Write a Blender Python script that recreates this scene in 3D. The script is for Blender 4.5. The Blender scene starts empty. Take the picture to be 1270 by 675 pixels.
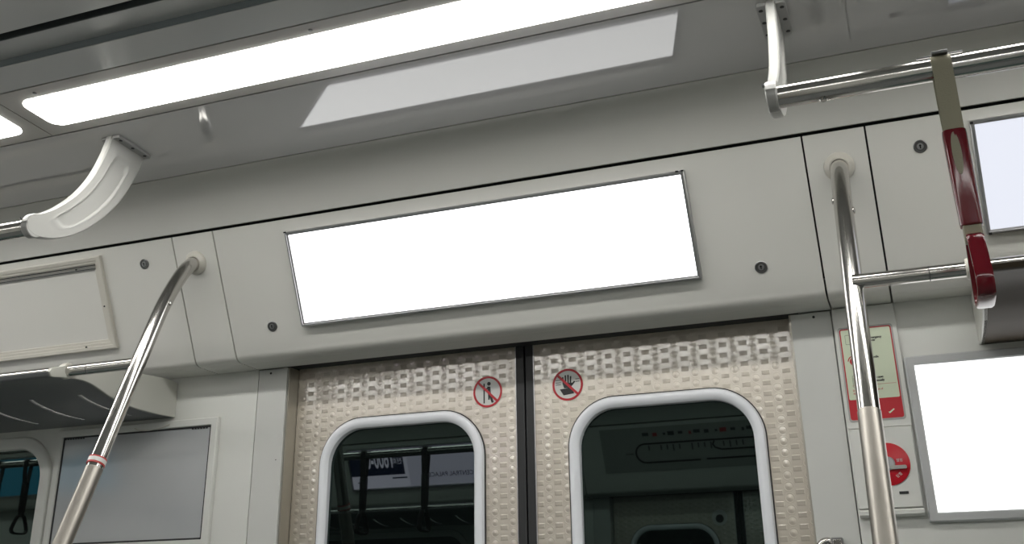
import bpy, bmesh, math
from mathutils import Vector, Matrix

C = bpy.context.scene.collection
PI = math.pi
# ------------------------------------------------------------------ materials
def srgb(r, g, b):
    f = lambda c: (c/255/12.92) if c/255 <= .04045 else ((c/255+.055)/1.055)**2.4
    return (f(r), f(g), f(b), 1)

def mat(name, col, rough=.5, metal=0, ior=1.5, coat=0, mottled=0, scale=6, bump=0, aniso=0):
    m = bpy.data.materials.new(name); m.use_nodes = True
    nt = m.node_tree; b = nt.nodes['Principled BSDF']
    b.inputs['Base Color'].default_value = col
    b.inputs['Roughness'].default_value = rough
    b.inputs['Metallic'].default_value = metal
    b.inputs['IOR'].default_value = ior
    b.inputs['Coat Weight'].default_value = coat
    b.inputs['Coat Roughness'].default_value = .05
    if mottled or bump:
        tc = nt.nodes.new('ShaderNodeTexCoord')
        nz = nt.nodes.new('ShaderNodeTexNoise'); nz.inputs['Scale'].default_value = scale
        nz.inputs['Detail'].default_value = 5
        nt.links.new(tc.outputs['Object'], nz.inputs['Vector'])
        if mottled:
            mr = nt.nodes.new('ShaderNodeMapRange')
            mr.inputs['To Min'].default_value = 1-mottled; mr.inputs['To Max'].default_value = 1+mottled
            nt.links.new(nz.outputs['Fac'], mr.inputs['Value'])
            vm = nt.nodes.new('ShaderNodeVectorMath'); vm.operation = 'SCALE'
            vm.inputs[0].default_value = col[:3]
            nt.links.new(mr.outputs['Result'], vm.inputs['Scale'])
            nt.links.new(vm.outputs['Vector'], b.inputs['Base Color'])
        if bump:
            bp = nt.nodes.new('ShaderNodeBump'); bp.inputs['Strength'].default_value = bump
            bp.inputs['Distance'].default_value = .002
            nt.links.new(nz.outputs['Fac'], bp.inputs['Height'])
            nt.links.new(bp.outputs['Normal'], b.inputs['Normal'])
    return m

def glow(name, col, strength, base=(.8, .8, .8, 1)):
    m = bpy.data.materials.new(name); m.use_nodes = True
    b = m.node_tree.nodes['Principled BSDF']
    b.inputs['Base Color'].default_value = base
    b.inputs['Roughness'].default_value = .35
    b.inputs['Emission Color'].default_value = col
    b.inputs['Emission Strength'].default_value = strength
    return m

def embossed_steel(name):
    """stainless door skin with rows of small raised rectangles and round studs"""
    m = bpy.data.materials.new(name); m.use_nodes = True
    nt = m.node_tree; N = nt.nodes; L = nt.links; b = N['Principled BSDF']
    b.inputs['Metallic'].default_value = 1.0
    b.inputs['Coat Roughness'].default_value = .15; b.inputs['Coat IOR'].default_value = 2.0
    tc = N.new('ShaderNodeTexCoord'); sp = N.new('ShaderNodeSeparateXYZ')
    L.new(tc.outputs['Object'], sp.inputs[0])
    def M(op, a, b_=None, c=None, clamp=False):
        n = N.new('ShaderNodeMath'); n.operation = op; n.use_clamp = clamp
        for i, v in enumerate((a, b_, c)):
            if v is None: continue
            if isinstance(v, (int, float)): n.inputs[i].default_value = v
            else: L.new(v, n.inputs[i])
        return n.outputs[0]
    PX, PZ = .0455, .0238
    def cell(axis, period, shift):     # distance (metres) to the nearest lattice line
        f = M('FRACT', M('ADD', M('DIVIDE', axis, period), shift))
        return M('MULTIPLY', M('ABSOLUTE', M('SUBTRACT', f, .5)), period)
    X, Z = sp.outputs['X'], sp.outputs['Z']
    rx, rz = cell(X, PX, .5+.3), cell(Z, PZ, .5+.70)
    sx, sz = cell(X, PX, .3), cell(Z, PZ, .70)
    def soft(d, a, e): # 1 inside a, 0 beyond a+e
        return M('SUBTRACT', 1.0, M('DIVIDE', M('SUBTRACT', d, a), e, clamp=True), clamp=True)
    rect = M('MULTIPLY', soft(rx, .0080, .0016), soft(rz, .0040, .0016))
    r2 = M('SQRT', M('ADD', M('MULTIPLY', sx, sx), M('MULTIPLY', sz, sz)))
    dome = M('MULTIPLY', soft(r2, .0012, .0066), 2.6)
    ringd = M('ABSOLUTE', M('SUBTRACT', r2, .0100))
    ring = M('MULTIPLY', soft(ringd, .0004, .0010), .35)
    L.new(M('SUBTRACT', 1.0, M('MULTIPLY', rect, .85)), b.inputs['Coat Weight'])
    # faint diagonal cross lines joining the studs
    dg = M('ABSOLUTE', M('SUBTRACT', M('DIVIDE', sx, PX), M('DIVIDE', sz, PZ)))
    cross = M('MULTIPLY', soft(dg, .012, .02), .07)
    h = M('MAXIMUM', M('MAXIMUM', rect, dome), M('MAXIMUM', ring, cross))
    nz = N.new('ShaderNodeTexNoise'); nz.inputs['Scale'].default_value = 260; nz.inputs['Detail'].default_value = 2
    L.new(tc.outputs['Object'], nz.inputs['Vector'])
    big = N.new('ShaderNodeTexNoise'); big.inputs['Scale'].default_value = 5; big.inputs['Detail'].default_value = 4
    L.new(tc.outputs['Object'], big.inputs['Vector'])
    hh = M('ADD', h, M('MULTIPLY', nz.outputs['Fac'], .03))
    bp = N.new('ShaderNodeBump'); bp.inputs['Strength'].default_value = 1.0; bp.inputs['Distance'].default_value = .00025
    L.new(hh, bp.inputs['Height']); L.new(bp.outputs['Normal'], b.inputs['Normal']); L.new(bp.outputs['Normal'], b.inputs['Coat Normal'])
    mx = N.new('ShaderNodeMix'); mx.data_type = 'RGBA'
    mx.inputs[6].default_value = (.53, .485, .415, 1); mx.inputs[7].default_value = (.66, .61, .53, 1)
    L.new(big.outputs['Fac'], mx.inputs[0])
    dk = N.new('ShaderNodeVectorMath'); dk.operation = 'SCALE'
    L.new(mx.outputs[2], dk.inputs[0]); L.new(M('SUBTRACT', 1.0, M('MULTIPLY', rect, .16)), dk.inputs['Scale'])  # rectangles darkened in the colour, standing in for their dark reflection
    L.new(dk.outputs[0], b.inputs['Base Color'])
    L.new(M('ADD', M('ADD', .50, M('MULTIPLY', rect, .04)), M('MULTIPLY', nz.outputs['Fac'], .08)), b.inputs['Roughness'])
    return m

M_PANEL  = mat('painted_panel', (.67, .665, .625, 1), .42, mottled=.03, scale=3)
M_COVE   = mat('painted_cove', (.51, .51, .475, 1), .4, mottled=.02, scale=2)
M_CEIL   = mat('glossy_ceiling', (.42, .418, .41, 1), .035, ior=1.82)
M_HOUS   = mat('lamp_housing_paint', (.44, .425, .40, 1), .3, ior=1.5)
M_CENT   = mat('centre_ceiling_paint', (.49, .495, .485, 1), .18, ior=1.65)
M_DARK   = mat('shadow_gap', (.02, .022, .022, 1), .7)
M_SLOT   = mat('vent_slot_paint', (.05, .058, .06, 1), .6)
M_WALL   = mat('wall_paint', (.66, .665, .63, 1), .45, mottled=.02, scale=3)
M_PILLAR = mat('pillar_paint', (.56, .565, .54, 1), .4, mottled=.02, scale=8)
M_JAMB   = mat('jamb_metal', (.42, .40, .35, 1), .35, metal=.8)
M_STEEL  = mat('polished_steel', (.56, .545, .52, 1), .15, metal=1)
M_SATIN  = mat('satin_steel', (.35, .33, .295, 1), .38, metal=1, bump=.05, scale=200)
M_ALU    = mat('brushed_aluminium', (.52, .52, .53, 1), .35, metal=1)
M_DOOR   = embossed_steel('embossed_steel')
M_WFRAME = mat('window_frame_paint', (.80, .82, .86, 1), .2)
M_RUBBER = mat('black_rubber', (.018, .019, .02, 1), .5)
M_GLASS  = mat('tinted_glass', (.002, .0028, .0028, 1), .015, ior=1.62)
M_GLASS.node_tree.nodes['Principled BSDF'].inputs['Specular Tint'].default_value = (.72, 1, .93, 1)
M_IVORY  = mat('ivory_plastic', (.58, .56, .50, 1), .35)
M_WHITEP = mat('white_cast_paint', (.37, .37, .35, 1), .3)
M_RACK   = mat('rack_grey_paint', (.18, .185, .19, 1), .45)
M_RACKSH  = mat('rack_paint_shaded', (.060, .048, .034, 1), .5)  # right rack: shade of its unlit underside put into the colour
M_RACKSH.node_tree.nodes['Principled BSDF'].inputs['Specular IOR Level'].default_value = .12
M_STEP   = mat('step_paint', (.17, .195, .20, 1), .4)
M_PLATE  = mat('plate_grey_paint', (.30, .30, .29, 1), .4)
M_RACKE  = mat('rack_end_paint', (.55, .55, .50, 1), .35)
M_WEB    = mat('beige_webbing', (.25, .235, .165, 1), .6, bump=.3, scale=400)
M_RED    = mat('dark_red_plastic', (.12, .004, .010, 1), .16, ior=1.55)
M_SRED   = mat('sign_red', (.46, .012, .022, 1), .35)
M_LRED   = mat('handle_red', (.52, .010, .022, 1), .25)
M_MINT   = mat('label_pale_green', (.60, .66, .50, 1), .35)
M_SILV   = mat('sticker_silver', (.60, .60, .58, 1), .3)
M_BLACK  = mat('print_black', (.012, .012, .013, 1), .4)
M_PRINTG = mat('print_grey_green', (.22, .27, .19, 1), .5)
M_PRINTR = mat('print_red', (.48, .05, .05, 1), .4)
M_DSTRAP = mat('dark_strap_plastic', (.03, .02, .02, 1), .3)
M_SEAT   = mat('seat_fabric', (.05, .09, .08, 1), .8, mottled=.2, scale=60)
M_LOCK   = mat('lock_zinc', (.20, .20, .20, 1), .3, metal=.9)
M_BOARD  = mat('poster_board_grey', (.44, .455, .465, 1), .09, ior=1.8, mottled=.10, scale=4)
M_GREY   = mat('lightbox_frame_grey', (.46, .47, .47, 1), .35)
M_FLOOR  = mat('floor_vinyl', (.12, .13, .13, 1), .5)
M_NAVY   = glow('poster_navy_print', (.012, .02, .07, 1), .6, (.01, .013, .04, 1))
M_ADWH   = glow('poster_white_print', (1, .74, 1, 1), 1.5)
M_ADLIL  = glow('poster_grey_print', (.95, .68, 1, 1), 1.05)
M_LAMP   = glow('lamp_diffuser', (1, .985, .95, 1), 15.5)
M_POST   = glow('blank_poster_film', (1, 1, 1, 1), 2.8)
M_LBOX   = glow('wall_lightbox_film', (1, 1, 1, 1), 1.25)
M_LBLUE  = glow('cool_white_film', (.84, .87, .97, 1), .93, (.08, .08, .08, 1))
M_TEAL   = glow('teal_poster_film', (.08, .42, .62, 1), .6, (.05, .2, .3, 1))

# ------------------------------------------------------------------ mesh builder
class MB:
    def __init__(s, M=None): s.v = []; s.f = []; s.M = M
    def V(s, p):
        p = Vector(p); s.v.append(tuple(s.M @ p if s.M else p)); return len(s.v)-1
    def box(s, x0, x1, y0, y1, z0, z1):
        i = [s.V(p) for p in ((x0,y0,z0),(x1,y0,z0),(x1,y1,z0),(x0,y1,z0),(x0,y0,z1),(x1,y0,z1),(x1,y1,z1),(x0,y1,z1))]
        for q in ((0,3,2,1),(4,5,6,7),(0,1,5,4),(1,2,6,5),(2,3,7,6),(3,0,4,7)): s.f.append([i[k] for k in q])
        return s
    def ext(s, prof, x0, x1):          # closed (y,z) outline swept along x
        n = len(prof)
        a = [s.V((x0, y, z)) for y, z in prof]; b = [s.V((x1, y, z)) for y, z in prof]
        for k in range(n): s.f.append([a[k], a[(k+1)%n], b[(k+1)%n], b[k]])
        s.f.append(a[::-1]); s.f.append(b); return s
    def strip(s, prof, x0, x1, t):     # open (y,z) line given thickness t away from the room
        back = []
        n = len(prof)
        for k in range(n):
            p0 = Vector(prof[max(k-1,0)]); p1 = Vector(prof[min(k+1,n-1)])
            d = (p1-p0).normalized(); back.append((prof[k][0]+d.y*t, prof[k][1]-d.x*t))
        return s.quadstrip(prof, back, x0, x1)
    def quadstrip(s, A, B, x0, x1):
        n = len(A); g = [[s.V((x, y, z)) for y, z in P] for x, P in ((x0,A),(x1,A),(x0,B),(x1,B))]
        for k in range(n-1):
            s.f.append([g[0][k], g[0][k+1], g[1][k+1], g[1][k]]); s.f.append([g[2][k], g[3][k], g[3][k+1], g[2][k+1]])
            s.f.append([g[0][k], g[2][k], g[2][k+1], g[0][k+1]]); s.f.append([g[1][k], g[1][k+1], g[3][k+1], g[3][k]])
        for k in (0, n-1): s.f.append([g[0][k], g[1][k], g[3][k], g[2][k]])
        return s
    def loft(s, loops, close=True, cap=True):
        idx = [[s.V(p) for p in lp] for lp in loops]
        n = len(loops[0])
        for a, b in zip(idx, idx[1:]):
            for k in range(n if close else n-1):
                j = (k+1) % n; s.f.append([a[k], a[j], b[j], b[k]])
        if cap: s.f.append(idx[0][::-1]); s.f.append(idx[-1])
        return s
    def tube(s, path, r, n=24, cap=True):
        P = [Vector(p) for p in path]; loops = []
        ref = None
        for k, p in enumerate(P):
            t = (P[min(k+1, len(P)-1)] - P[max(k-1, 0)]).normalized()
            if ref is None:
                ref = t.orthogonal().normalized()
            ref = (ref - t*ref.dot(t)).normalized(); q = t.cross(ref)
            rr = r[k] if isinstance(r, (list, tuple)) else r
            loops.append([p + (ref*math.cos(a) + q*math.sin(a))*rr for a in [2*PI*i/n for i in range(n)]])
        return s.loft(loops, True, cap)
    def lathe(s, c, axis, prof, n=32):   # prof: (distance along axis, radius)
        c = Vector(c); ax = Vector(axis).normalized()
        return s.tube_prof(c, ax, prof, n)
    def tube_prof(s, c, ax, prof, n):
        u = ax.orthogonal().normalized(); w = ax.cross(u)
        loops = [[c + ax*h + (u*math.cos(a)+w*math.sin(a))*max(r, 1e-5) for a in [2*PI*i/n for i in range(n)]] for h, r in prof]
        return s.loft(loops, True, True)
    def build(s, name, m, parent=None, bevel=0, origin=None, smooth=True):
        me = bpy.data.meshes.new(name)
        c = Vector(origin) if origin is not None else (Vector([min(q[i] for q in s.v) for i in range(3)]) + Vector([max(q[i] for q in s.v) for i in range(3)]))/2
        me.from_pydata([Vector(q)-c for q in s.v], [], s.f)
        bm = bmesh.new(); bm.from_mesh(me)
        bmesh.ops.recalc_face_normals(bm, faces=bm.faces); bm.to_mesh(me); bm.free()
        if smooth:
            me.shade_smooth(); me.set_sharp_from_angle(angle=math.radians(32))
        me.materials.append(m)
        o = bpy.data.objects.new(name, me); C.objects.link(o)
        place(o, c, parent)
        if bevel:
            b = o.modifiers.new('bevel', 'BEVEL'); b.width = bevel; b.segments = 2; b.limit_method = 'ANGLE'
            b.harden_normals = False
        return o

WORLD = {}
def place(o, c, parent):
    WORLD[o.name] = Vector(c)
    if parent is not None:
        o.parent = parent; o.location = Vector(c) - WORLD[parent.name]
    else: o.location = c

def tag(o, label, cat, group=None):
    o['label'] = label; o['category'] = cat
    if group: o['group'] = group
    return o
def thing(name, label, cat, loc, group=None):
    o = bpy.data.objects.new(name, None); C.objects.link(o); o.empty_display_size = .05
    place(o, Vector(loc), None); return tag(o, label, cat, group)
def struct(o, label=None):
    o['kind'] = 'structure'
    if label: o['label'] = label
    return o

def rr(x0, x1, z0, z1, r, n=10):
    pts = []
    for cx, cz, a0 in ((x1-r, z1-r, 0), (x0+r, z1-r, 90), (x0+r, z0+r, 180), (x1-r, z0+r, 270)):
        for k in range(n+1):
            a = math.radians(a0 + 90*k/n); pts.append((cx+r*math.cos(a), cz+r*math.sin(a)))
    return pts
def ringloft(mb, specs, n=10):
    """specs: list of (x0,x1,z0,z1,r,y) rounded rectangles lofted in order and closed back to the first"""
    loops = [[(x, sp[5], z) for x, z in rr(*sp[:5], n)] for sp in specs]
    loops.append(loops[0]); return mb.loft(loops, True, False)
def catmull(P, k=6):
    P = [Vector(p) for p in P]; out = []
    for i in range(len(P)-1):
        p0 = P[i-1] if i else P[0]*2-P[1]; p1 = P[i]; p2 = P[i+1]; p3 = P[i+2] if i+2 < len(P) else P[-1]*2-P[-2]
        for j in range(k):
            t = j/k
            out.append(.5*((2*p1)+(p2-p0)*t+(2*p0-5*p1+4*p2-p3)*t*t+(3*p1-p0-3*p2+p3)*t*t*t))
    out.append(P[-1]); return out

def text(name, s, size, M4, m, parent, sx=1.0, align='LEFT', bold=0):
    """lettering turned into a mesh; M4 maps the flat text plane into the world"""
    cu = bpy.data.curves.new(name, 'FONT'); cu.body = s; cu.size = size; cu.extrude = .0002; cu.align_x = align
    cu.offset = bold
    cu.resolution_u = 3
    tmp = bpy.data.objects.new(name+'_tmp', cu); C.objects.link(tmp)
    dg = bpy.context.evaluated_depsgraph_get(); dg.update()
    me = bpy.data.meshes.new_from_object(tmp.evaluated_get(dg))
    bpy.data.objects.remove(tmp); bpy.data.curves.remove(cu)
    me.transform(M4 @ Matrix.Diagonal((sx, 1, 1, 1)))
    xs = [v.co.copy() for v in me.vertices]
    c = sum(xs, Vector())/len(xs)
    me.transform(Matrix.Translation(-c)); me.materials.clear(); me.materials.append(m)
    me.name = name
    o = bpy.data.objects.new(name, me); C.objects.link(o); place(o, c, parent); return o

# ------------------------------------------------------------------ measured frames
TF = math.radians(26.18)                       # lean of the header panels
FY, FZ = -.15, 1.865
def fy(z, off=0):                              # y of the header face at height z
    return FY - (z-FZ)*math.tan(TF) - off*math.cos(TF)
AX = Vector((1, 0, 0)); AUP = Vector((0, -math.sin(TF), math.cos(TF))); AN = Vector((0, math.cos(TF), math.sin(TF)))
MF = Matrix(((1, 0, 0, 0), (0, AN.y, AUP.y, FY), (0, AN.z, AUP.z, FZ), (0, 0, 0, 1)))   # local x, y=into wall, z=up the panel
fv = lambda z: (z-FZ)/math.cos(TF)             # height -> distance up the panel
OPP = Matrix.Translation((0, -3.0, 0)) @ Matrix.Rotation(PI, 4, 'Z')      # turns the near side into the far side of the car
TC = math.radians(-3.5)
cz = lambda y: 2.30 + math.tan(TC)*(y+.6)      # ceiling height
XE = 6.4

# ------------------------------------------------------------------ setting: ceiling, coves, walls, floor
def side_shell(M, tagname):
    # glossy ceiling strip between the lamps and the cove
    o = []
    p = [(-.412, cz(-.412)), (-.689, cz(-.689))]
    mb = MB(M); mb.strip(p, -XE, XE, .02); o.append(mb.build('ceiling', M_CEIL)); struct(o[-1])
    # cove
    P = catmull([(-.4075, 2.2885), (-.385, 2.2875), (-.360, 2.2805), (-.337, 2.262), (-.3225, 2.235), (-.3125, 2.207), (-.3038, 2.1785)], 5)
    mb = MB(M); mb.strip([tuple(q) for q in P], -XE, XE, -.012); o.append(mb.build('trim_1', M_COVE)); struct(o[-1])
    # dark backing behind the gaps
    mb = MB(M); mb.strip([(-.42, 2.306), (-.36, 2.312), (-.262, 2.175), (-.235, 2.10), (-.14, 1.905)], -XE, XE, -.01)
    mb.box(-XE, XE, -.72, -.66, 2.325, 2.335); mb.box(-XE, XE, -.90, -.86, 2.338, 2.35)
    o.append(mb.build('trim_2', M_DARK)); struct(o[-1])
    # inner strip beyond the lamps, with its step
    mb = MB(M)
    mb.ext([(-.887, cz(-.887)), (-.968, cz(-.968)), (-.968, 2.339), (-1.030, 2.339), (-1.030, 2.40), (-.887, 2.40)], -XE, XE)
    o.append(mb.build('ceiling', M_CENT)); struct(o[-1])
    return o
side_shell(None, 'near'); side_shell(OPP, 'far')
mb = MB(); mb.box(-XE, XE, -1.947, -1.053, 2.339, 2.40); struct(mb.build('ceiling', M_CENT))
mb = MB()
for a in (-1.055, -1.970): mb.box(-XE, XE, a, a+.025, 2.365, 2.372)
for y0, y1 in ((-1.0325, -1.0302), (-1.9698, -1.9675), (-1.0565, -1.0540), (-1.9460, -1.9435)): mb.box(-XE, XE, y0, y1, 2.3392, 2.37)
struct(mb.build('trim_3', M_SLOT))
for y0, y1 in ((-.9705, -.9682), (-2.0318, -2.0295)):
    mb = MB(); mb.box(-XE, XE, y0, y1, 2.3236, 2.3388); struct(mb.build('trim_9', M_STEP))
mb = MB(); mb.box(-XE, XE, -3.12, .12, -.05, 0); struct(mb.build('floor', M_FLOOR))
mb = MB(); mb.box(-XE, XE, -3.12, .12, 2.405, 2.46); struct(mb.build('trim_4', M_DARK))
for x, nm in ((-XE, 'wall_left'), (XE, 'wall_right')):
    mb = MB(); mb.box(x-.05, x, -3.12, .12, 0, 2.405); struct(mb.build(nm, M_WALL))
def side_wall(M, nm):
    mb = MB(M)
    for x0, x1 in ((-XE, -.7385), (.7385, XE)): mb.box(x0, x1, -.05, .10, 0, 1.90)
    mb.box(-XE, XE, .045, .10, 0, 2.40); struct(mb.build(nm, M_WALL))
side_wall(None, 'wall_back'); side_wall(OPP, 'wall_front')

# lintel under the door header
mb = MB(); mb.box(-.66, .66, -.055, .044, 1.861, 1.90); struct(mb.build('trim_5', M_DARK))
mb = MB(OPP); mb.box(-.66, .66, -.055, .044, 1.861, 1.90); struct(mb.build('trim_5', M_DARK))

# ------------------------------------------------------------------ header panels
HP = [(fy(2.1708), 2.1708), (fy(1.900), 1.900)]
a0 = Vector((fy(1.900), 1.900)); 
HP += [tuple(q) for q in catmull([(fy(1.892), 1.892), (fy(1.881)+.0005, 1.881), (-.152, 1.871), (-.143, 1.8635), (-.130, 1.860)], 4)]
HP += [(-.118, 1.8605), (-.1165, 1.8625), (-.112, 1.8600), (-.052, 1.8585)]
def header(x0, x1, label, M=None, group=None, locks=()):
    t = thing('header_panel', label, 'wall panel', (M or Matrix()) @ Vector(((x0+x1)/2, -.15, 1.86)), group)
    mb = MB(M); mb.strip(HP, x0, x1, -.012); mb.build('panel', M_PANEL, t)
    for lx, lz in locks:
        c = Vector((lx, fy(lz), lz)); n = -AN
        if M: c = M @ c; n = (M.to_3x3() @ n)
        mb = MB(); mb.lathe(c, n, [(-.002, .0135), (.002, .0135), (.003, .012), (.0028, .0105), (.0015, .010), (.0015, .0)])
        lk = mb.build('lock', M_LOCK, t)
        mb = MB(); mb.lathe(c, n, [(.001, .0065), (.0034, .0065), (.0036, .005), (.0036, 0)]); mb.build('lock_barrel', M_ALU, lk)
        Ml = Matrix.Translation(c) @ (MF.to_3x3().to_4x4() if not M else (M.to_3x3() @ MF.to_3x3()).to_4x4())
        mb = MB(Ml); mb.box(-.0012, .0012, -.0042, -.0030, -.004, .004); mb.lathe((0, -.003, .002), (0, -1, 0), [(0, .0022), (.0012, .0022), (.0012, 0)], 12)
        mb.build('keyhole', M_BLACK, lk)
    return t
header(-.738, .738, 'long cream header panel above the doors, carrying the centre poster', locks=((-.615, 1.934), (.615, 1.934)))
header(-.865, -.742, 'narrow cream header panel holding the top of the left grab pole')
header(.742, .865, 'narrow cream header panel holding the top of the right grab pole')
header(-3.4, -.869, 'cream header panel at the left with an empty ivory frame', locks=((-.967, 2.119),))
header(.869, 3.4, 'cream header panel at the right carrying the bluish white poster', locks=((.967, 2.119),))
# far side of the car, seen only as reflections: setting
for x0, x1 in ((-.738, .738), (-.865, -.742), (.742, .865), (-XE, -.869), (.869, XE)):
    mb = MB(OPP); mb.strip(HP, x0, x1, -.012); struct(mb.build('trim_6', M_PANEL))
for x0, x1 in ((-XE, -3.404), (3.404, XE)):
    mb = MB(); mb.strip(HP, x0, x1, -.012); struct(mb.build('trim_6', M_PANEL))

# ------------------------------------------------------------------ framed posters on the header
def header_frame(x0, x1, z0, z1, label, film, frame=M_ALU, M=None, w=.0085, dp=.017, name='lightbox_poster', cat='advertising panel'):
    t = thing(name, label, cat, (M or Matrix()) @ Vector(((x0+x1)/2, fy(z0), z0)))
    MM = (M @ MF) if M else MF
    v0, v1 = fv(z0), fv(z1)
    mb = MB(MM)
    ringloft(mb, [(x0, x1, v0, v1, .0015, 0), (x0, x1, v0, v1, .0015, -dp+.002), (x0+.002, x1-.002, v0+.002, v1-.002, .0012, -dp),
                  (x0+w*.55, x1-w*.55, v0+w*.55, v1-w*.55, .001, -dp), (x0+w*.6, x1-w*.6, v0+w*.6, v1-w*.6, .001, -dp+.003),
                  (x0+w, x1-w, v0+w, v1-w, .001, -dp+.004), (x0+w, x1-w, v0+w, v1-w, .001, 0)], 2)
    mb.build('frame', frame, t)
    mb = MB(MM); mb.box(x0+w*.9, x1-w*.9, -dp+.008, -.0005, v0+w*.9, v1-w*.9); mb.build('poster_film', film, t)
    return t, MM, v0, v1
t, *_ = header_frame(-.522, .487, 1.927, 2.143, 'large blank white backlit poster in a slim grey frame centred above the doors', M_POST)
for x in (-.519, .472, .484):
    mb = MB(MF); mb.box(x-.003, x+.003, -.0185, -.015, fv(2.1415), fv(2.1445)); mb.build('corner_clip', M_BLACK, t)
t, *_ = header_frame(1.063, 2.070, 1.945, 2.1515, 'bluish white backlit poster on the header panel at the right edge', M_LBLUE)
for x, z in ((1.066, 2.148), (1.070, 1.947)):
    mb = MB(MF); mb.box(x-.003, x+.003, -.0185, -.015, fv(z)-.003, fv(z)+.002); mb.build('corner_clip', M_BLACK, t)

# empty ivory frame at the left
t = thing('empty_poster_frame', 'empty ivory plastic poster frame on the header panel at the left edge', 'poster frame', (-1.6, fy(1.93), 1.93))
x0, x1, v0, v1 = -2.11, -1.100, fv(1.928), fv(2.156)
mb = MB(MF)
ringloft(mb, [(x0, x1, v0, v1, .002, 0), (x0, x1, v0, v1, .002, -.010), (x0+.003, x1-.003, v0+.003, v1-.003, .002, -.012),
              (x0+.011, x1-.011, v0+.011, v1-.011, .001, -.011), (x0+.012, x1-.012, v0+.012, v1-.012, .001, -.009),
              (x0+.019, x1-.019, v0+.019, v1-.019, .001, -.008), (x0+.020, x1-.020, v0+.020, v1-.020, .001, -.006),
              (x0+.026, x1-.026, v0+.026, v1-.026, .001, -.005), (x0+.027, x1-.027, v0+.027, v1-.027, .001, 0)], 2)
mb.build('frame', M_IVORY, t)
mb = MB(MF); mb.box(x0+.026, x1-.026, -.0022, 0, v0+.026, v1-.026); mb.build('backing_board', M_PANEL, t)
mb = MB(MF); mb.box(x0+.02, x1-.018, -.0130, -.010, v1-.0245, v1-.0215); mb.build('insert_slot', M_DARK, t)
mb = MB(MF); mb.box(x0+.02, x1-.022, -.0080, -.005, v1-.0335, v1-.0318); mb.build('insert_slot', M_SLOT, t)
for x, v in ((x1-.083, v1-.028), (x1-.013, (v0+v1)/2-.01), (x1-.10, v0+.013)):
    mb = MB(MF); mb.lathe((x, -.009, v), (0, -1, 0), [(0, .0022), (.0035, .0022), (.0038, .0)], 12); mb.build('screw', M_BLACK, t)

# ------------------------------------------------------------------ lamps
def lamp(xc, M, label, group):
    t = thing('ceiling_light', label, 'ceiling light', (M or Matrix()) @ Vector((xc, -.786, cz(-.786))), group)
    h = .9135
    sl = lambda y, dz: (y, cz(y)+dz)
    mb = MB(M); mb.ext([sl(-.6935, 0), sl(-.883, 0), sl(-.883, .012), sl(-.6935, .012)], xc-h, xc+h)
    hs = mb.build('housing', M_HOUS, t)
    mb = MB(M)
    L = rr(xc-.872, xc+.872, -.846, -.727, .030, 10)
    L2 = rr(xc-.870, xc+.870, -.844, -.729, .028, 10)
    mb.loft([[(x, y, cz(y)+.002) for x, y in L], [(x, y, cz(y)-.0012) for x, y in L], [(x, y, cz(y)-.0022) for x, y in L2]])
    mb.build('diffuser', M_LAMP, t)
    for x in (-.806, -.114, .578):
        for y in ((-.862,) if abs(x) < .9 else ()):
            mb = MB(M); mb.lathe((xc+x, y, cz(y)), (0, 0, -1), [(-.001, .0045), (.0012, .0045), (.0016, .003), (.0008, .0)], 14); mb.build('screw', M_LOCK, t)
lamp(0, None, 'long white ceiling light above the doors, largest of the lit panels', None)
lamp(-1.83, None, 'white ceiling light at the left edge, only its rounded end showing', None)
for k in (-2, 1, 2, 3, -3):
    lamp(1.83*k, None, 'white ceiling light further along the window side', 'ceiling lights further along the car')
for k in (-3, -2, -1, 0, 1, 2, 3):
    lamp(1.83*k, OPP, 'white ceiling light on the other side of the car', 'ceiling lights across the car')

# ------------------------------------------------------------------ pillars beside the doors
def pillar(s, M, nm='trim_7'):
    mb = MB(M)
    a, b = sorted((s*.650, s*.7365))
    mb.box(a, b, -.0505, .04, 0, 1.8565); p = struct(mb.build(nm, M_PILLAR, bevel=.0012))
    return p
for s in (-1, 1):
    p = pillar(s, None); pillar(s, OPP)
    mb = MB(); a, b = sorted((s*.6495, s*.6455)); mb.box(a, b, -.044, .04, 0, 1.858); mb.build('jamb_strip', M_JAMB, p)
    mb = MB(); mb.lathe((s*.700, -.0505, 1.846), (0, -1, 0), [(0, .003), (.001, .003), (.0012, .0)], 12); mb.build('screw', M_BLACK, p)
    for z in (1.62,) if s < 0 else ():
        mb = MB(); mb.lathe((s*.667, -.0505, z), (0, -1, 0), [(0, .0015), (.0004, .0015), (.0004, .0)], 10); mb.build('screw', M_BLACK, p)

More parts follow.
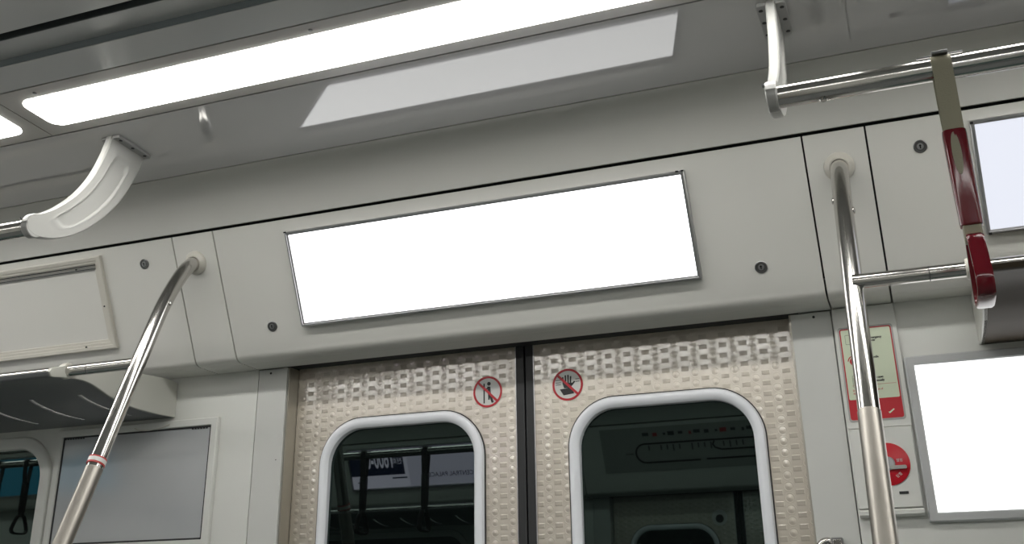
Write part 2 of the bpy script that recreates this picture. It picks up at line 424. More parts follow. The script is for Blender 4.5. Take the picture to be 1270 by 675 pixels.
# ------------------------------------------------------------------ sliding doors
TILT = math.radians(.85)
def leaf(s, M, nm):
    a, b = sorted((s*.0235, s*.6445))
    wx0, wx1 = sorted((s*.108, s*.564)); wz0, wz1 = .93, 1.7175
    mb = MB(M)
    OUT = (a, b, .02, 1.875, .0008); INN = (wx0+.01, wx1-.01, wz0+.01, wz1-.01, .105)
    loops = [[(x, y, z) for x, z in rr(*q, 10)] for q, y in ((OUT, .0), (INN, .0), (INN, .03), (OUT, .03), (OUT, .0))]
    mb.loft(loops, True, False)
    d = mb.build(nm, M_DOOR, origin=(M or Matrix()) @ Vector((0, 0, 0)), smooth=False); struct(d)
    mb = MB(M)
    e = lambda k, y: (wx0+k, wx1-k, wz0+k, wz1-k, .115-k, y)
    ringloft(mb, [e(-.0005, 0), e(0, -.005), e(.003, -.010), e(.008, -.0125), e(.015, -.0125), e(.021, -.010), e(.0255, -.005), e(.0265, .004), e(.0265, .02), e(.012, .02), e(.012, 0)], 14)
    mb.build('window_frame', M_WFRAME, d)
    mb = MB(M); ringloft(mb, [e(-.003, 0), e(-.0025, -.003), e(.001, -.003), e(.001, 0)], 14); mb.build('window_gasket', M_RUBBER, d)
    # pane, leaning very slightly back at the top
    mb = MB(M)
    L = rr(wx0+.022, wx1-.022, wz0+.022, wz1-.022, .093, 14)
    zc = 1.45; g = lambda z: .006 + (z-zc)*math.tan(TILT)
    mb.loft([[(x, g(z), z) for x, z in L], [(x, g(z)+.004, z) for x, z in L]])
    mb.build('window_glass', M_GLASS, d, smooth=False)
    mb = MB(M); a, b = sorted((s*.0015, s*.0235)); mb.box(a, b, -.003, .03, .02, 1.875); sl = mb.build('rubber_seal', M_RUBBER, d, bevel=.002)
    mb = MB(M); a, b = sorted((s*.0225, s*.0243)); mb.box(a, b, -.0035, .01, .02, 1.875); mb.build('seal_clip', M_ALU, d)
    return d
d1 = leaf(-1, None, 'door_1'); d2 = leaf(1, None, 'door_2')
d3 = leaf(-1, OPP, 'door_3'); d4 = leaf(1, OPP, 'door_4')
for M in (None, OPP):
    mb = MB(M); mb.box(-.65, .65, .034, .044, 0, 1.9); struct(mb.build('trim_8', M_DARK))

# ------------------------------------------------------------------ round warning stickers on the door leaves
def poly(mb, pts, y0=-.0012, y1=-.0004):
    mb.loft([[(x, y0, z) for x, z in pts], [(x, y1, z) for x, z in pts]]); return mb
def circ(cx, cz_, r, n=40): return [(cx+r*math.cos(2*PI*k/n), cz_+r*math.sin(2*PI*k/n)) for k in range(n)]
def quad(p, q, w):
    p = Vector(p); q = Vector(q); d = (q-p).normalized(); n = Vector((-d.y, d.x))*w/2
    return [tuple(p+n), tuple(q+n), tuple(q-n), tuple(p-n)]
def sticker(cx, cz_, label, fig):
    R = .0385
    t = thing('warning_sticker', label, 'sticker', (cx, -.0002, cz_))
    mb = MB(); poly(mb, circ(cx, cz_, R), -.0006, .0); mb.build('sticker_face', M_SILV, t)
    mb = MB()
    lo, li = circ(cx, cz_, R), circ(cx, cz_, R-.0052)
    mb.loft([[(x, -.0006, z) for x, z in lo], [(x, -.0012, z) for x, z in lo], [(x, -.0012, z) for x, z in li], [(x, -.0006, z) for x, z in li]], True, False)
    mb.build('red_ring', M_SRED, t)
    mb = MB(); fig(mb, cx, cz_); mb.build('figure', M_BLACK, t)
    mb = MB(); poly(mb, quad((cx-.0245, cz_+.0235), (cx+.0245, cz_-.0235), .0058), -.0018, -.0008); mb.build('slash', M_SRED, t)
    return t
def lean_fig(mb, cx, cz_):
    poly(mb, circ(cx+.0035, cz_+.0195, .0048, 16))                                # head
    poly(mb, quad((cx-.0095, cz_+.021), (cx-.0095, cz_-.028), .0034))            # the edge of the door
    poly(mb, [(cx-.001, cz_+.013), (cx+.007, cz_+.012), (cx+.0085, cz_-.004), (cx+.001, cz_-.004)])
    poly(mb, quad((cx+.003, cz_+.011), (cx-.0085, cz_+.0035), .003))
    poly(mb, [(cx+.001, cz_-.003), (cx+.0085, cz_-.003), (cx+.016, cz_-.027), (cx+.0105, cz_-.028)])
    poly(mb, quad((cx+.003, cz_-.003), (cx+.0035, cz_-.020), .004))
def hand_fig(mb, cx, cz_):
    poly(mb, [(cx-.013, cz_+.004), (cx+.012, cz_+.004), (cx+.009, cz_-.009), (cx-.009, cz_-.008)])
    for k, (x, h) in enumerate(((-.0105, .019), (-.0045, .023), (.0015, .0235), (.0072, .020))):
        poly(mb, quad((cx+x, cz_+.003), (cx+x*1.15, cz_+h), .0036))
    poly(mb, quad((cx+.010, cz_-.002), (cx+.018, cz_+.007), .0038))
    poly(mb, [(cx-.020, cz_-.010), (cx+.010, cz_-.008), (cx+.016, cz_-.022), (cx-.011, cz_-.025)])
    for z in (.006, .012, .001): poly(mb, quad((cx-.030, cz_+z), (cx-.017, cz_+z), .0014)); 
    for z in (.006, .012): poly(mb, quad((cx+.020, cz_+z), (cx+.030, cz_+z), .0014))
sticker(-.099, 1.756, 'round red-ringed no leaning sticker on the left door leaf', lean_fig)
sticker(.109, 1.756, 'round red-ringed keep hands off sticker on the right door leaf', hand_fig)

# ------------------------------------------------------------------ ceiling-hung handrails
def arm_bracket(xc, rail, suffix):
    P = catmull([(xc, -.646, 2.303), (xc, -.662, 2.245), (xc, -.689, 2.181), (xc, -.727, 2.125), (xc, -.772, 2.080), (xc, -.812, 2.051), (xc, -.836, 2.041), (xc, -.8485, 2.022)], 9)
    Q = catmull([(xc, -.530, 2.297), (xc, -.548, 2.240), (xc, -.582, 2.170), (xc, -.628, 2.108), (xc, -.690, 2.050), (xc, -.755, 2.012), (xc, -.812, 1.998), (xc, -.842, 2.006)], 9)
    S = [-1, -.93] + [-.84+1.68*k/28 for k in range(29)] + [.93, 1]
    n = len(P); th = .0092
    mb = MB(); G = {}
    for sd in (-1, 1):
        for i in range(n):
            f = i/(n-1)
            for j, s in enumerate(S):
                c = P[i].lerp(Q[i], (s+1)/2)
                d = th*(1 - .35*f*f*0)
                if abs(s) == 1: d = th*.72
                q = (abs(f-.385)/.265)**5 + (abs(s+.02)/.50)**5        # sunk panel with rounded ends
                k = min(max((1.12-q)/.45, 0), 1); d -= th*.52*k*k*(3-2*k)
                d += th*.10*math.exp(-((q-1.5)/.45)**2)                  # raised lip round it
                if i == n-1: d *= .8
                G[sd, i, j] = mb.V((c.x+sd*d, c.y, c.z))
        for i in range(n-1):
            for j in range(len(S)-1):
                mb.f.append([G[sd, i, j], G[sd, i+1, j], G[sd, i+1, j+1], G[sd, i, j+1]])
    J = len(S)-1
    for i in range(n-1):
        for j in (0, J): mb.f.append([G[-1, i, j], G[1, i, j], G[1, i+1, j], G[-1, i+1, j]])
    for i in (0, n-1):
        for j in range(J): mb.f.append([G[-1, i, j], G[1, i, j], G[1, i, j+1], G[-1, i, j+1]])
    mb.lathe((xc-.0145, -.8235, 2.0165), (1, 0, 0), [(.0056, .019), (.006, .0222), (.0075, .0235), (.0215, .0235), (.0230, .0222), (.0234, .019)], 36)
    br = mb.build('bracket', M_WHITEP, rail)
    mb = MB()
    L = rr(xc-.027, xc+.027, -.644, -.527, .006, 4)
    mb.loft([[(x, y, cz(y)) for x, y in L], [(x, y, cz(y)-.006) for x, y in L], [(x+(-.0012 if x > xc else .0012), y, cz(y)-.0072) for x, y in L]])
    mb.build('mounting_plate', M_PLATE, br)
    for sx in (-.0195, .0195):
        for y in (-.628, -.586, -.543):
            mb = MB(); mb.lathe((xc+sx, y, cz(y)-.007), (0, 0, -1), [(-.001, .0042), (.001, .0042), (.0016, .003), (.0016, .0)], 14); mb.build('screw', M_BLACK, br)
    mb = MB(); mb.lathe((xc-.0105, -.8455, 2.030), (0, -1, .3), [(-.002, .0022), (.0028, .0022), (.003, 0)], 10); mb.build('set_screw', M_LOCK, br)
    return br
def handrail(xs, xe, label):
    t = thing('overhead_handrail', label, 'handrail', ((xs+xe)/2, -.82, 2.02))
    mb = MB(); mb.tube([(xs, -.82, 2.018), (xe, -.82, 2.018)], .0185, 32); mb.build('rail', M_STEEL, t)
    arm_bracket(xs, t, ''); arm_bracket(xe, t, '')
    return t
handrail(-.79, -2.85, 'chrome overhead handrail at the left on a curved white bracket')
rt = handrail(.738, 2.85, 'chrome overhead handrail at the upper right holding the red strap')
mb = MB(); mb.lathe((.815, -.823, 2.001), (0, -.1, -1), [(-.004, .004), (.0015, .0065), (.0035, .005), (.0035, 0)], 16); mb.build('rail_screw', M_STEEL, rt)

# far handrail (reflected in the door glass)
def plain_rail(label, x0, x1, M):
    t = thing('overhead_handrail', label, 'handrail', M @ Vector(((x0+x1)/2, -.82, 2.02)))
    mb = MB(M); mb.tube([(x0, -.82, 2.018), (x1, -.82, 2.018)], .0185, 20); mb.build('rail', M_STEEL, t)
    for x in (x0, x1):
        mb = MB(M); mb.tube(catmull([(x, -.59, 2.30), (x, -.62, 2.19), (x, -.70, 2.08), (x, -.82, 2.018)], 6), .02, 12); mb.build('bracket', M_WHITEP, t)
plain_rail('chrome overhead handrail across the car, mirrored in the left door glass', .79, 2.85, OPP)
plain_rail('chrome overhead handrail across the car at the other seats', -2.85, -.79, OPP)

plain_rail('chrome overhead handrail far along the other side of the car', 3.45, 5.6, OPP)
# ------------------------------------------------------------------ hanging strap
def strap(xc, label, M=None, group=None, web=None, red=None):
    web = web or M_WEB; red = red or M_RED
    t = thing('hanging_strap', label, 'strap', (M or Matrix()) @ Vector((xc, -.82, 2.036)), group)
    def ribbon(pts, w, th=.0012):
        mb = MB(M); P = [Vector((0, y, z)) for y, z in pts]; loops = []
        for k, p in enumerate(P):
            d = (P[min(k+1, len(P)-1)]-P[max(k-1, 0)]).normalized(); n = Vector((0, -d.z, d.y))*th
            loops.append([(xc-w/2, *(p-n)[1:]), (xc+w/2, *(p-n)[1:]), (xc+w/2, *(p+n)[1:]), (xc-w/2, *(p+n)[1:])])
        mb.loft(loops); return mb
    R = .0205
    loop = [(-.829, 1.80), (-.829, 1.90), (-.8385, 1.98)] + [(-.82-R*math.cos(a), 2.018+R*math.sin(a)) for a in [PI*k/14 for k in range(-1, 16)]] + [(-.8015, 1.98), (-.811, 1.90), (-.811, 1.80)]
    ribbon(loop, .0285).build('webbing', web, t)
    # wire clip lying on the rail
    mb = MB(M); mb.box(xc-.034, xc+.032, -.833, -.829, 2.0352, 2.0372); mb.box(xc-.012, xc+.011, -.842, -.824, 2.0345, 2.0395); mb.build('rail_clip', M_LOCK, t, bevel=.0006)
    # red sleeve: flattened tube
    def oval(w, d, z, yc=-.82, n=28, e=.55):
        out = []
        for k in range(n):
            a = 2*PI*k/n; c, s_ = math.cos(a), math.sin(a)
            out.append((xc + w/2*math.copysign(abs(c)**e, c), yc + d/2*math.copysign(abs(s_)**e, s_), z))
        return out
    mb = MB(M); mb.loft([oval(.028, .024, 1.913), oval(.0335, .031, 1.911), oval(.0345, .0325, 1.905), oval(.0335, .0315, 1.84), oval(.0315, .030, 1.768), oval(.0305, .0285, 1.763), oval(.026, .022, 1.7615)])
    mb.build('sleeve', red, t)
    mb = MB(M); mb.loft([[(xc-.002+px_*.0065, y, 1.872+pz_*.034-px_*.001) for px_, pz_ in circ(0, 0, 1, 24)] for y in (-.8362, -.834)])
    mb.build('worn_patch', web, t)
    mb = MB(M); mb.box(xc-.0125, xc+.0125, -.830, -.810, 1.738, 1.7635); mb.build('webbing', web, t, bevel=.002)
    # triangular grip, its loop lying across the rail
    hw = .0115
    def grip_loop(pts, w, th):
        mb = MB(M); n = len(pts); loops = []
        for k in range(n):
            p0, p, p1 = Vector(pts[k-1]), Vector(pts[k]), Vector(pts[(k+1) % n])
            d = (p1-p0).normalized(); nn = Vector((d.y, -d.x))
            sec = [(-1, -.6), (-.7, -1), (.7, -1), (1, -.6), (1, .6), (.7, 1), (-.7, 1), (-1, .6)]
            loops.append([(xc+a*w, p.x+nn.x*b*th, p.y+nn.y*b*th) for a, b in sec])
        loops.append(loops[0]); mb.loft(loops, True, False); return mb
    path = catmull([(-.8275, 1.744), (-.838, 1.7415), (-.8465, 1.733), (-.860, 1.704), (-.869, 1.682), (-.871, 1.670), (-.866, 1.660), (-.852, 1.654), (-.82, 1.6525),
                    (-.788, 1.654), (-.774, 1.660), (-.769, 1.670), (-.771, 1.682), (-.780, 1.704), (-.7935, 1.733), (-.802, 1.7415), (-.8125, 1.744)], 3)
    grip_loop([tuple(p) for p in path], hw, .0048).build('grip', red, t)
    return t
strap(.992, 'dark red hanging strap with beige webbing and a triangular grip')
for x in (3.66, 3.86):
    strap(x, 'hanging strap far along the car, mirrored in the left window', OPP, 'straps on the distant handrail', M_DSTRAP, M_DSTRAP)
for x in (1.66, 1.33):
    strap(x, 'hanging strap across the car, mirrored in the left door glass', OPP, 'straps on the far handrail', M_DSTRAP, M_DSTRAP)

# ------------------------------------------------------------------ curved grab poles
PP = [(-.240, 2.114), (-.262, 2.105), (-.286, 2.092), (-.311, 2.068), (-.335, 2.033), (-.360, 1.990), (-.383, 1.943), (-.421, 1.850), (-.450, 1.777),
      (-.480, 1.698), (-.513, 1.612), (-.548, 1.523), (-.598, 1.398), (-.655, 1.25), (-.71, 1.08), (-.75, .88), (-.77, .60), (-.775, .3), (-.775, 0)]
def pole(x, label, sticker_band):
    t = thing('grab_pole', label, 'pole', (x, -.775, 0))
    C3 = catmull([(x, y, z) for y, z in PP], 6)
    up = [p for p in C3 if p.z > 1.553]; lo = [p for p in C3 if p.z <= 1.5635]
    mb = MB(); mb.tube(up, .0182, 36); mb.build('pole_tube', M_STEEL, t)
    mb = MB(); mb.tube(lo, .0192, 36); mb.build('satin_sleeve', M_SATIN, t)
    c = Vector((x, fy(2.104), 2.104)); n = -AN
    mb = MB(); mb.lathe(c, n, [(-.001, .031), (.004, .031), (.008, .0285), (.011, .024), (.0135, .0215), (.0135, .018), (.002, .018)], 40); mb.build('flange', M_IVORY, t)
    for z, side in ((1.998, -1), (1.968, 1)):
        y = -.355 if side < 0 else -.371
        mb = MB(); mb.lathe((x+side*.0165, y, z), (side, -.1, 0), [(0, .007), (.003, .007), (.0045, .004), (.0045, 0)], 16); mb.build('bolt_head', M_STEEL, t)
    if sticker_band:
        seg = [p for p in C3 if 1.545 < p.z < 1.60]
        a, b = Vector((x, -.5335, 1.5625)), Vector((x, -.5275, 1.5775))
        mb = MB(); mb.tube([a, b], .0199, 36); bnd = mb.build('sticker_band', M_PRINTR, t)
        mb = MB(); mb.tube([a.lerp(b, .22), a.lerp(b, .78)], .0203, 36); mb.build('sticker_band_print', M_SILV, bnd)
    return t
pole(-.806, 'curved chrome grab pole at the left with a small red sticker band', True)
pole(.806, 'curved chrome grab pole at the right in front of the emergency handle', False)

# ------------------------------------------------------------------ luggage racks
RP = [(-.512, 1.790), (-.503, 1.780), (-.470, 1.7835), (-.430, 1.7875), (-.400, 1.7885), (-.372, 1.785), (-.338, 1.776), (-.303, 1.7655), (-.260, 1.7575), (-.215, 1.7525), (-.136, 1.750), (-.0495, 1.752)]
def rack(s, x_end, x_far, label, endmat, paint, open_slots=True, M=None):
    t = thing('luggage_rack', label, 'luggage rack', (M or Matrix()) @ Vector((s*(x_end+x_far)/2, -.052, 1.75)))
    fine = [tuple(q) for q in catmull(RP, 3)]
    # shelf made of solid bands between open slots
    mb = MB(M); x = x_end+.004; slots = []
    k = 0; xs = 1.075
    while open_slots and xs < x_far-.05: slots.append(xs); xs += .158
    edges = [x]
    mid = [p for p in fine if -.335 <= p[0] <= -.115]
    front = [p for p in fine if p[0] < -.335] + mid[:1]; back = mid[-1:] + [p for p in fine if p[0] > -.115]
    prev = x
    for sx in slots + [None]:
        a, b = prev, (sx-.0065 if sx else x_far)
        A, B = sorted((s*a, s*b)); mb.strip(mid, A, B, -.003)
        prev = (sx+.0065) if sx else None
    A, B = sorted((s*x, s*x_far)); mb.strip(front, A, B, -.003); mb.strip(back, A, B, -.003)
    mb.build('shelf', paint, t)
    A, B = sorted((s*x_end, s*(x_end+.011)))
    mb = MB(M); prof = fine + [(-.052, 1.845), (-.10, 1.850), (-.30, 1.836), (-.45, 1.818), (-.505, 1.800)]
    mb.ext(prof, A, B); mb.build('end_plate', endmat, t, bevel=.0015)
    mb = MB(M); mb.tube([(s*.806, -.452, 1.803), (s*x_far, -.452, 1.803)], .0135, 28); r = mb.build('rail', M_STEEL, t)
    mb = MB(M); mb.tube([(s*.936, -.452, 1.803), (s*.938, -.452, 1.803)], .0138, 28); mb.build('rail_joint', M_LOCK, r)
    mb = MB(M); mb.lathe((s*1.006, -.452, 1.803), (1, 0, 0), [(-.009, .0137), (-.009, .018), (-.005, .0195), (.005, .0195), (.009, .018), (.009, .0137)], 28); mb.build('rail_ring', M_IVORY, r)
    return t
rack(-1, .997, 3.3, 'grey slotted luggage rack with chrome front rail at the left', M_RACKE, M_RACK)
rack(1, 1.022, 3.3, 'grey luggage rack end with chrome front rail behind the red strap', M_RACKE, M_RACKSH, False)
rack(1, .997, 3.3, 'luggage rack across the car, mirrored in the left door glass', M_RACKE, M_RACK, True, OPP)
rack(-1, .997, 3.3, 'luggage rack across the car at the other seats', M_RACKE, M_RACK, True, OPP)

# ------------------------------------------------------------------ wall lightbox at the right, poster case at the left
def wall_case(x0, x1, z0, z1, label, film, fr, w, name, cat, glassy=False):
    t = thing(name, label, cat, ((x0+x1)/2, -.05, z0))
    mb = MB(); Y = -.05; dp = .014
    ringloft(mb, [(x0, x1, z0, z1, .003, Y), (x0, x1, z0, z1, .003, Y-dp+.003), (x0+.003, x1-.003, z0+.003, z1-.003, .003, Y-dp),
                  (x0+w-.002, x1-w+.002, z0+w-.002, z1-w+.002, .0015, Y-dp), (x0+w, x1-w, z0+w, z1-w, .0015, Y-dp+.003), (x0+w, x1-w, z0+w, z1-w, .0015, Y)], 3)
    mb.build('frame', fr, t)
    k = w-.001
    if glassy:
        mb = MB(); g = w-.0005; ringloft(mb, [(x0+g, x1-g, z0+g, z1-g, .002, Y-dp+.0045), (x0+g+.005, x1-g-.005, z0+g+.005, z1-g-.005, .002, Y-dp+.0045), (x0+g+.005, x1-g-.005, z0+g+.005, z1-g-.005, .002, Y), (x0+g, x1-g, z0+g, z1-g, .002, Y)], 3)
        mb.build('gasket', M_RUBBER, t)
    mb = MB(); mb.box(x0+k, x1-k, Y-dp+.006, Y-.0005, z0+k, z1-k); mb.build('poster_film' if not glassy else 'display_board', film, t)
    return t
wall_case(.872, 1.405, 1.406, 1.738, 'bright white square lightbox on the wall at the lower right', M_LBOX, M_GREY, .0185, 'wall_lightbox', 'advertising panel')
pc = wall_case(-1.386, -.847, 1.412, 1.742, 'grey empty poster case behind the left grab pole', M_BOARD, M_WALL, .021, 'poster_case', 'poster frame', True)
mb = MB(); mb.tube(catmull([(-1.115, -.066, 1.728), (-1.10, -.0655, 1.7225), (-1.07, -.065, 1.7205), (-1.03, -.0655, 1.724), (-1.0, -.066, 1.731)], 5), .0016, 8); mb.build('pull_tab', M_IVORY, pc)
for a, b, z in ((-1.36, -1.28, 1.7195), (-.93, -.873, 1.7195)):
    for k in range(int((b-a)/.009)):
        x = a + k*.009; mb = MB(); mb.box(x, x+.0045, -.0605, -.058, z-.006, z); mb.build('spring_clip', M_BLACK, pc)

# ------------------------------------------------------------------ windows beside the doors
def side_window(x0, x1, M, nm):
    Y = -.05; z0, z1 = .86, 1.735
    mb = MB(M); e = lambda k, y: (x0+k, x1-k, z0+k, z1-k, .125-k, y)
    ringloft(mb, [e(0, Y), e(.001, Y-.006), e(.004, Y-.009), e(.026, Y-.011), e(.034, Y-.009), e(.038, Y-.002), e(.038, Y+.0)], 14)
    w = mb.build(nm, M_WALL); struct(w)
    mb = MB(M); L = rr(x0+.036, x1-.036, z0+.036, z1-.036, .089, 12)
    g = lambda z: Y-.001+(z-1.45)*0
    mb.loft([[(x, g(z)-.0015, z) for x, z in L], [(x, g(z), z) for x, z in L]]); mb.build('window_glass', M_GLASS, w, smooth=False)
side_window(-2.85, -1.398, None, 'window_1'); side_window(1.43, 2.9, None, 'window_2')
side_window(-2.85, -1.398, OPP, 'window_3'); side_window(1.43, 2.9, OPP, 'window_4')

# ------------------------------------------------------------------ emergency door handle cover
t = thing('emergency_panel', 'pale grey emergency door release panel with a red dial, right of the doors', 'emergency release', (.807, -.05, 1.42))
mb = MB(); mb.box(.7415, .866, -.066, -.0495, 1.4365, 1.596); cv = mb.build('cover', M_WALL, t, bevel=.002)
mb = MB(); mb.box(.7415, .868, -.060, -.0495, 1.5975, 1.8565); mb.build('upper_cover', M_WALL, t, bevel=.001)
mb = MB(); mb.ext([(-.0495, 1.420), (-.066, 1.420), (-.072, 1.424), (-.072, 1.431), (-.066, 1.4345), (-.0495, 1.4345)], .7425, .866); mb.build('bottom_ledge', M_WALL, t)
mb = MB(); mb.box(.824, .842, -.0668, -.060, 1.462, 1.4675); mb.build('finger_slot', M_DARK, cv)
cx, cc = .811, 1.522
dl = MB(); dl.lathe((cx, -.066, cc), (0, -1, 0), [(-.001, .0425), (.0015, .0425), (.002, .0415), (.002, 0)], 48); dial = dl.build('red_dial', M_LRED, t)
mb = MB(); mb.lathe((cx, -.068, cc+.001), (0, -1, 0), [(-.001, .0135), (.004, .0135), (.006, .011), (.006, 0)], 32); mb.build('dial_hub', M_ALU, dial)
mb = MB(); poly(mb, [(x+cx+.0185, z+cc-.0075) for x, z in rr(-.0155, .0165, -.0035, .0035, .0032, 4)], -.0745, -.0675); mb.build('dial_lever', M_WHITEP, dial)
MT = lambda x, y, z: Matrix.Translation((x, y, z)) @ Matrix.Rotation(PI/2, 4, 'X')
text('dial_lettering', '열림', .007, MT(cx+.016, -.0682, cc+.004), M_SILV, dial)
text('dial_lettering', '닫힘', .007, MT(cx+.014, -.0682, cc-.028) @ Matrix.Rotation(.6, 4, 'Z'), M_SILV, dial)

# instruction sticker
t = thing('instruction_label', 'pale green emergency instruction label with red border and red foot, behind the right pole', 'label', (.805, -.061, 1.612))
Y = -.0604
mb = MB(); poly(mb, rr(.7465, .8595, 1.611, 1.813, .006, 5), Y-.0006, Y); mb.build('label_base', M_WHITEP, t)
mb = MB(); poly(mb, rr(.750, .856, 1.615, 1.8095, .005, 5), Y-.0009, Y-.0004); mb.build('red_border', M_SRED, t)
mb = MB(); poly(mb, rr(.7525, .8535, 1.657, 1.807, .003, 5), Y-.0012, Y-.0006); mb.build('label_field', M_MINT, t)
def outline(mb, x0, x1, z0, z1, w=.0009, r=.002):
    a = [(x, Y-.0016, z) for x, z in rr(x0, x1, z0, z1, r, 3)]; b = [(x, Y-.0016, z) for x, z in rr(x0+w, x1-w, z0+w, z1-w, r-w*.8, 3)]
    c = [(x, Y-.001, z) for x, z in rr(x0+w, x1-w, z0+w, z1-w, r-w*.8, 3)]; d = [(x, Y-.001, z) for x, z in rr(x0, x1, z0, z1, r, 3)]
    mb.loft([a, b, c, d, a], True, False)
mb = MB(); outline(mb, .760, .778, 1.775, 1.796); outline(mb, .764, .782, 1.682, 1.708); outline(mb, .766, .773, 1.686, 1.704); mb.build('door_pictogram', M_PRINTG, t)
mb = MB(); poly(mb, circ(.772, 1.738, .0085, 24), Y-.0016, Y-.001)
arc = [(.772+.0125*math.cos(a), 1.738+.0125*math.sin(a)) for a in [math.radians(95+k*8) for k in range(11)]]
arc2 = [(.772+.0105*math.cos(a), 1.738+.0105*math.sin(a)) for a in [math.radians(95+k*8) for k in range(11)]]
poly(mb, arc+arc2[::-1], Y-.0016, Y-.001); mb.build('dial_pictogram', M_SRED, t)
for z, s in ((1.7845, 'In case of emergency'), (1.7785, 'open the cover'), (1.7425, 'Turn the handle'), (1.7365, 'outside'), (1.6995, 'and you can open'), (1.6925, 'the door manually')):
    text('lettering', s, .0066, MT(.786, Y-.0013, z), M_BLACK, t, .86, 'LEFT', .00025)
mb = MB(); poly(mb, [(.762, 1.6862), (.850, 1.6862), (.850, 1.6868), (.762, 1.6868)], Y-.0016, Y-.001); mb.build('rule_line', M_PRINTR, t)
for z, s in ((1.6745, 'Do not use except in case of'), (1.6685, 'danger. Misuse is fined')):
    text('lettering', s, .0056, MT(.762, Y-.0013, z), M_PRINTR, t, .92, 'LEFT', .0001)
mb = MB(); poly(mb, [(.826, 1.6275), (.829, 1.6245), (.839, 1.632), (.8375, 1.634), (.829, 1.628)], Y-.0016, Y-.0006); mb.build('check_mark', M_MINT, t)

# small chrome grab handle whose top shows at the pillar
t = thing('door_grab_handle', 'small chrome grab handle on the right pillar at the bottom edge', 'handle', (.682, -.052, 1.0))
mb = MB(); mb.box(.682, .703, -.086, -.0502, 1.352, 1.3835); mb.build('mounting_cap', M_LOCK, t, bevel=.002)
mb = MB(); mb.box(.685, .701, -.0875, -.086, 1.352, 1.379); mb.build('mounting_face', M_STEEL, t, bevel=.001)
mb = MB(); mb.tube(catmull([(.690, -.072, 1.366), (.676, -.074, 1.3765), (.662, -.078, 1.372), (.655, -.080, 1.355), (.653, -.080, 1.30), (.653, -.080, 1.05), (.666, -.074, 1.0), (.69, -.055, .995)], 6), .008, 16); mb.build('grip_bar', M_STEEL, t)

# ------------------------------------------------------------------ things across the car, seen mirrored in the dark glass
t, MM, v0, v1 = header_frame(1.063, 2.070, 1.945, 2.1515, 'lit poster across the car, mirrored in the left door glass', M_ADLIL, M=OPP)
w = .0085; dp = .017; yb = -dp+.0078
def sheet(u0, u1, a, b, m, nm='print_area', off=0.0):
    mb = MB(MM); mb.box(u0, u1, yb-.0006-off, yb-off, a, b); return mb.build(nm, m, t)
vm = v0 + (v1-v0)*.34
sheet(1.715, 2.0615, v0+w, v1-w, M_ADWH)
sheet(1.735, 2.0615, vm, v1-w-.004, M_NAVY, off=.0006)
sheet(1.725, 1.815, v0+.056, v0+.064, M_NAVY, off=.0006)
sheet(1.995, 2.03, v0+.040, v0+.046, M_NAVY, off=.0006)
for k in range(4): sheet(1.87, 2.04-.02*k, v0+.025+k*.013, v0+.0265+k*.013, M_ADLIL, off=.0006)
TX = lambda u, v: MM @ Matrix.Translation((u, yb-.0016, v)) @ Matrix.Rotation(PI/2, 4, 'X')
text('poster_number', '1600-05', .152, TX(1.790, v0+(v1-v0)*.52), M_ADWH, t, .40, 'LEFT', .002)
text('poster_lettering', '전화', .036, TX(1.740, v0+(v1-v0)*.60), M_ADWH, t)
text('poster_lettering', 'CENTRAL PALACE', .034, TX(1.335, v0+.055), M_NAVY, t, .95)
text('poster_lettering', 'PREMIUM RESIDENCE', .020, TX(1.30, v1-.052), M_NAVY, t, 1.0)
header_frame(-2.070, -1.063, 1.945, 2.1515, 'cool white lit poster across the car at the other seats', M_LBLUE, M=OPP)
for u in (3.55, 4.65):
    header_frame(u, u+.95, 1.93, 2.15, 'teal lit poster far along the other side of the car, ' + ('nearer one' if u < 4 else 'farther one'), M_TEAL, M=OPP)
mbw = MB(OPP); ringloft(mbw, [(3.45, 5.6, 1.45, 1.72, .02, -.05), (3.45, 5.6, 1.45, 1.72, .02, -.06), (3.46, 5.59, 1.46, 1.71, .015, -.06), (3.46, 5.59, 1.46, 1.71, .015, -.05)], 3)

# route map over the far doors
t = thing('route_map', 'line map strip over the doors across the car, mirrored in the right door glass', 'map', OPP @ Vector((0, fy(2.0), 2.0)))
MO = OPP @ MF
mb = MB(MO); mb.box(-.50, .62, -.002, 0, fv(1.955), fv(2.155)); mb.build('map_sheet', M_ADLIL if False else M_WHITEP, t)
def mline(pts, w=.0075, m=M_NAVY):
    mb = MB(MO); P = [Vector(p) for p in pts]; A = []; B = []
    for k, p in enumerate(P):
        d = (P[min(k+1, len(P)-1)]-P[max(k-1, 0)]).normalized(); n = Vector((-d.y, d.x))*w/2
        A.append((p+n)); B.append((p-n))
    mb.loft([[(q.x, y, q.y) for q in S] for S, y in ((A, -.0035), (B, -.0035), (B, -.002), (A, -.002), (A, -.0035))], False, False)
    return mb.build('route_line', M_BLACK, t)
za, zb = fv(2.080), fv(1.995); zc_ = (za+zb)/2; r_ = (za-zb)/2
mline([(-.45, za), (.40, za)] + [(.40+r_*math.sin(a), zc_+r_*math.cos(a)) for a in [PI*k/10 for k in range(1, 10)]] + [(.40, zb), (.13, zb)])
mline([(-.45, fv(2.035)), (.02, fv(2.035)), (.05, fv(2.045)), (.06, fv(2.06)), (.05, fv(2.075))])
mline([(-.45, zb+.002), (.10, zb+.002)])
mline([(.46, zc_), (.50, zc_)], .003)
for k in range(26):
    u = -.40+k*.031
    if k % 5 == 4: continue
    a = za-.012-(.022 if k % 3 else .03); mb = MB(MO); mb.box(u, u+.006, -.0032, -.002, a, za-.010); mb.build('station_name', M_SLOT, t)
for k in range(18):
    u = -.36+k*.043; mb = MB(MO); mb.box(u, u+.012+.01*(k % 3), -.0032, -.002, fv(2.112)+(k % 2)*.004, fv(2.125)+(k % 3)*.003); mb.build('station_name', M_SLOT if k % 4 else M_PRINTR, t)
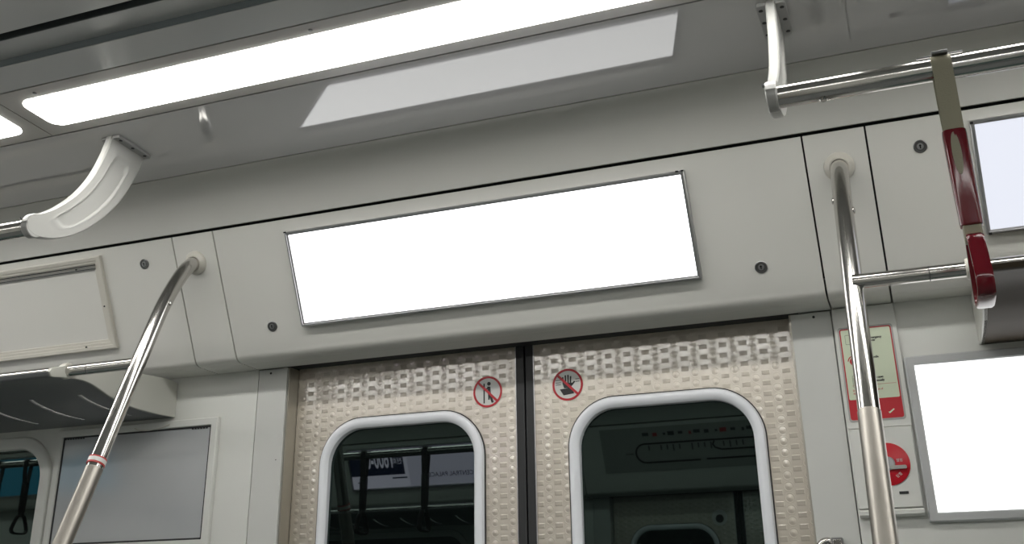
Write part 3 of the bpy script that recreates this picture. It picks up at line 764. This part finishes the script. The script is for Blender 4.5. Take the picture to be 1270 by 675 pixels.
for M, cx_ in ((OPP, .10),):
    t = thing('warning_sticker', 'round sticker on the doors across the car, mirrored in the right door glass', 'sticker', M @ Vector((cx_, -.0002, 1.74)))
    mb = MB(M); poly(mb, circ(cx_, 1.74, .0385), -.0006, .0); mb.build('sticker_face', M_SILV, t)
    mb = MB(M); poly(mb, circ(cx_, 1.735, .020), -.0012, -.0004); mb.build('figure', M_BLACK, t)

# ------------------------------------------------------------------ benches below the racks (below the frame, mirrored in the chrome)
def bench(s, M, label):
    t = thing('bench_seat', label, 'seat', (M or Matrix()) @ Vector((s*1.98, -.28, 0)))
    a, b = sorted((s*.92, s*3.05))
    mb = MB(M); mb.ext([(-.06, 0), (-.40, 0), (-.44, .36), (-.06, .36)], a, b); mb.build('base', M_ALU, t, bevel=.004)
    mb = MB(M); mb.ext([(-.06, .365), (-.46, .365), (-.485, .39), (-.48, .43), (-.44, .445), (-.16, .43), (-.06, .43)], a, b); mb.build('seat', M_SEAT, t, bevel=.006)
    mb = MB(M); mb.ext([(-.055, .435), (-.15, .435), (-.10, .80), (-.085, .83), (-.055, .83)], a, b); mb.build('backrest', M_SEAT, t, bevel=.006)
    mb = MB(M); a, b = sorted((s*.87, s*.905)); mb.ext([(-.052, 0), (-.44, 0), (-.47, .40), (-.42, .70), (-.30, .86), (-.052, .90)], a, b); mb.build('side_screen', M_WALL, t, bevel=.004)
for s, M, w_ in ((-1, None, 'left of the doors'), (1, None, 'right of the doors'), (-1, OPP, 'across the car, nearer the grey rack'), (1, OPP, 'across the car, facing the left window')):
    bench(s, M, 'green fabric bench seat under the luggage rack ' + w_)

# ------------------------------------------------------------------ world, camera, output look
w = bpy.data.worlds.new('world'); bpy.context.scene.world = w; w.use_nodes = True
w.node_tree.nodes['Background'].inputs[0].default_value = (.0, .0, .0, 1)

F_PX = 1280.128; CAM = (.873912, -2.362890, 1.269280)
R = [[0.9322234759956434, 0.36157697262500343, -0.014882327436852832], [-0.1475772063089832, 0.342292697615926, -0.9279313968914125], [-0.33042451328652356, 0.8672357246021117, 0.3724538078651019]]
cam = bpy.data.cameras.new('camera'); co = bpy.data.objects.new('camera', cam); C.objects.link(co)
rt_, dn, fw = [Vector(r) for r in R]
m3 = Matrix((rt_, -dn, -fw)).transposed()
co.matrix_world = Matrix.Translation(CAM) @ m3.to_4x4()
cam.sensor_fit = 'HORIZONTAL'; cam.sensor_width = 36; cam.lens = F_PX*36/1270
cam.shift_y = -(337.5-235)/1270; cam.shift_x = 0
cam.clip_start = .02
sc = bpy.context.scene; sc.camera = co
sc.view_settings.view_transform = 'Standard'; sc.view_settings.look = 'None'
sc.view_settings.exposure = 0; sc.view_settings.gamma = 1; sc.view_settings.use_curve_mapping = False
sc.cycles.use_denoising = True
sc.cycles.max_bounces = 10; sc.cycles.diffuse_bounces = 6; sc.cycles.glossy_bounces = 6
sc.cycles.caustics_reflective = True; sc.cycles.blur_glossy = .5
sc.cycles.sample_clamp_indirect = 6
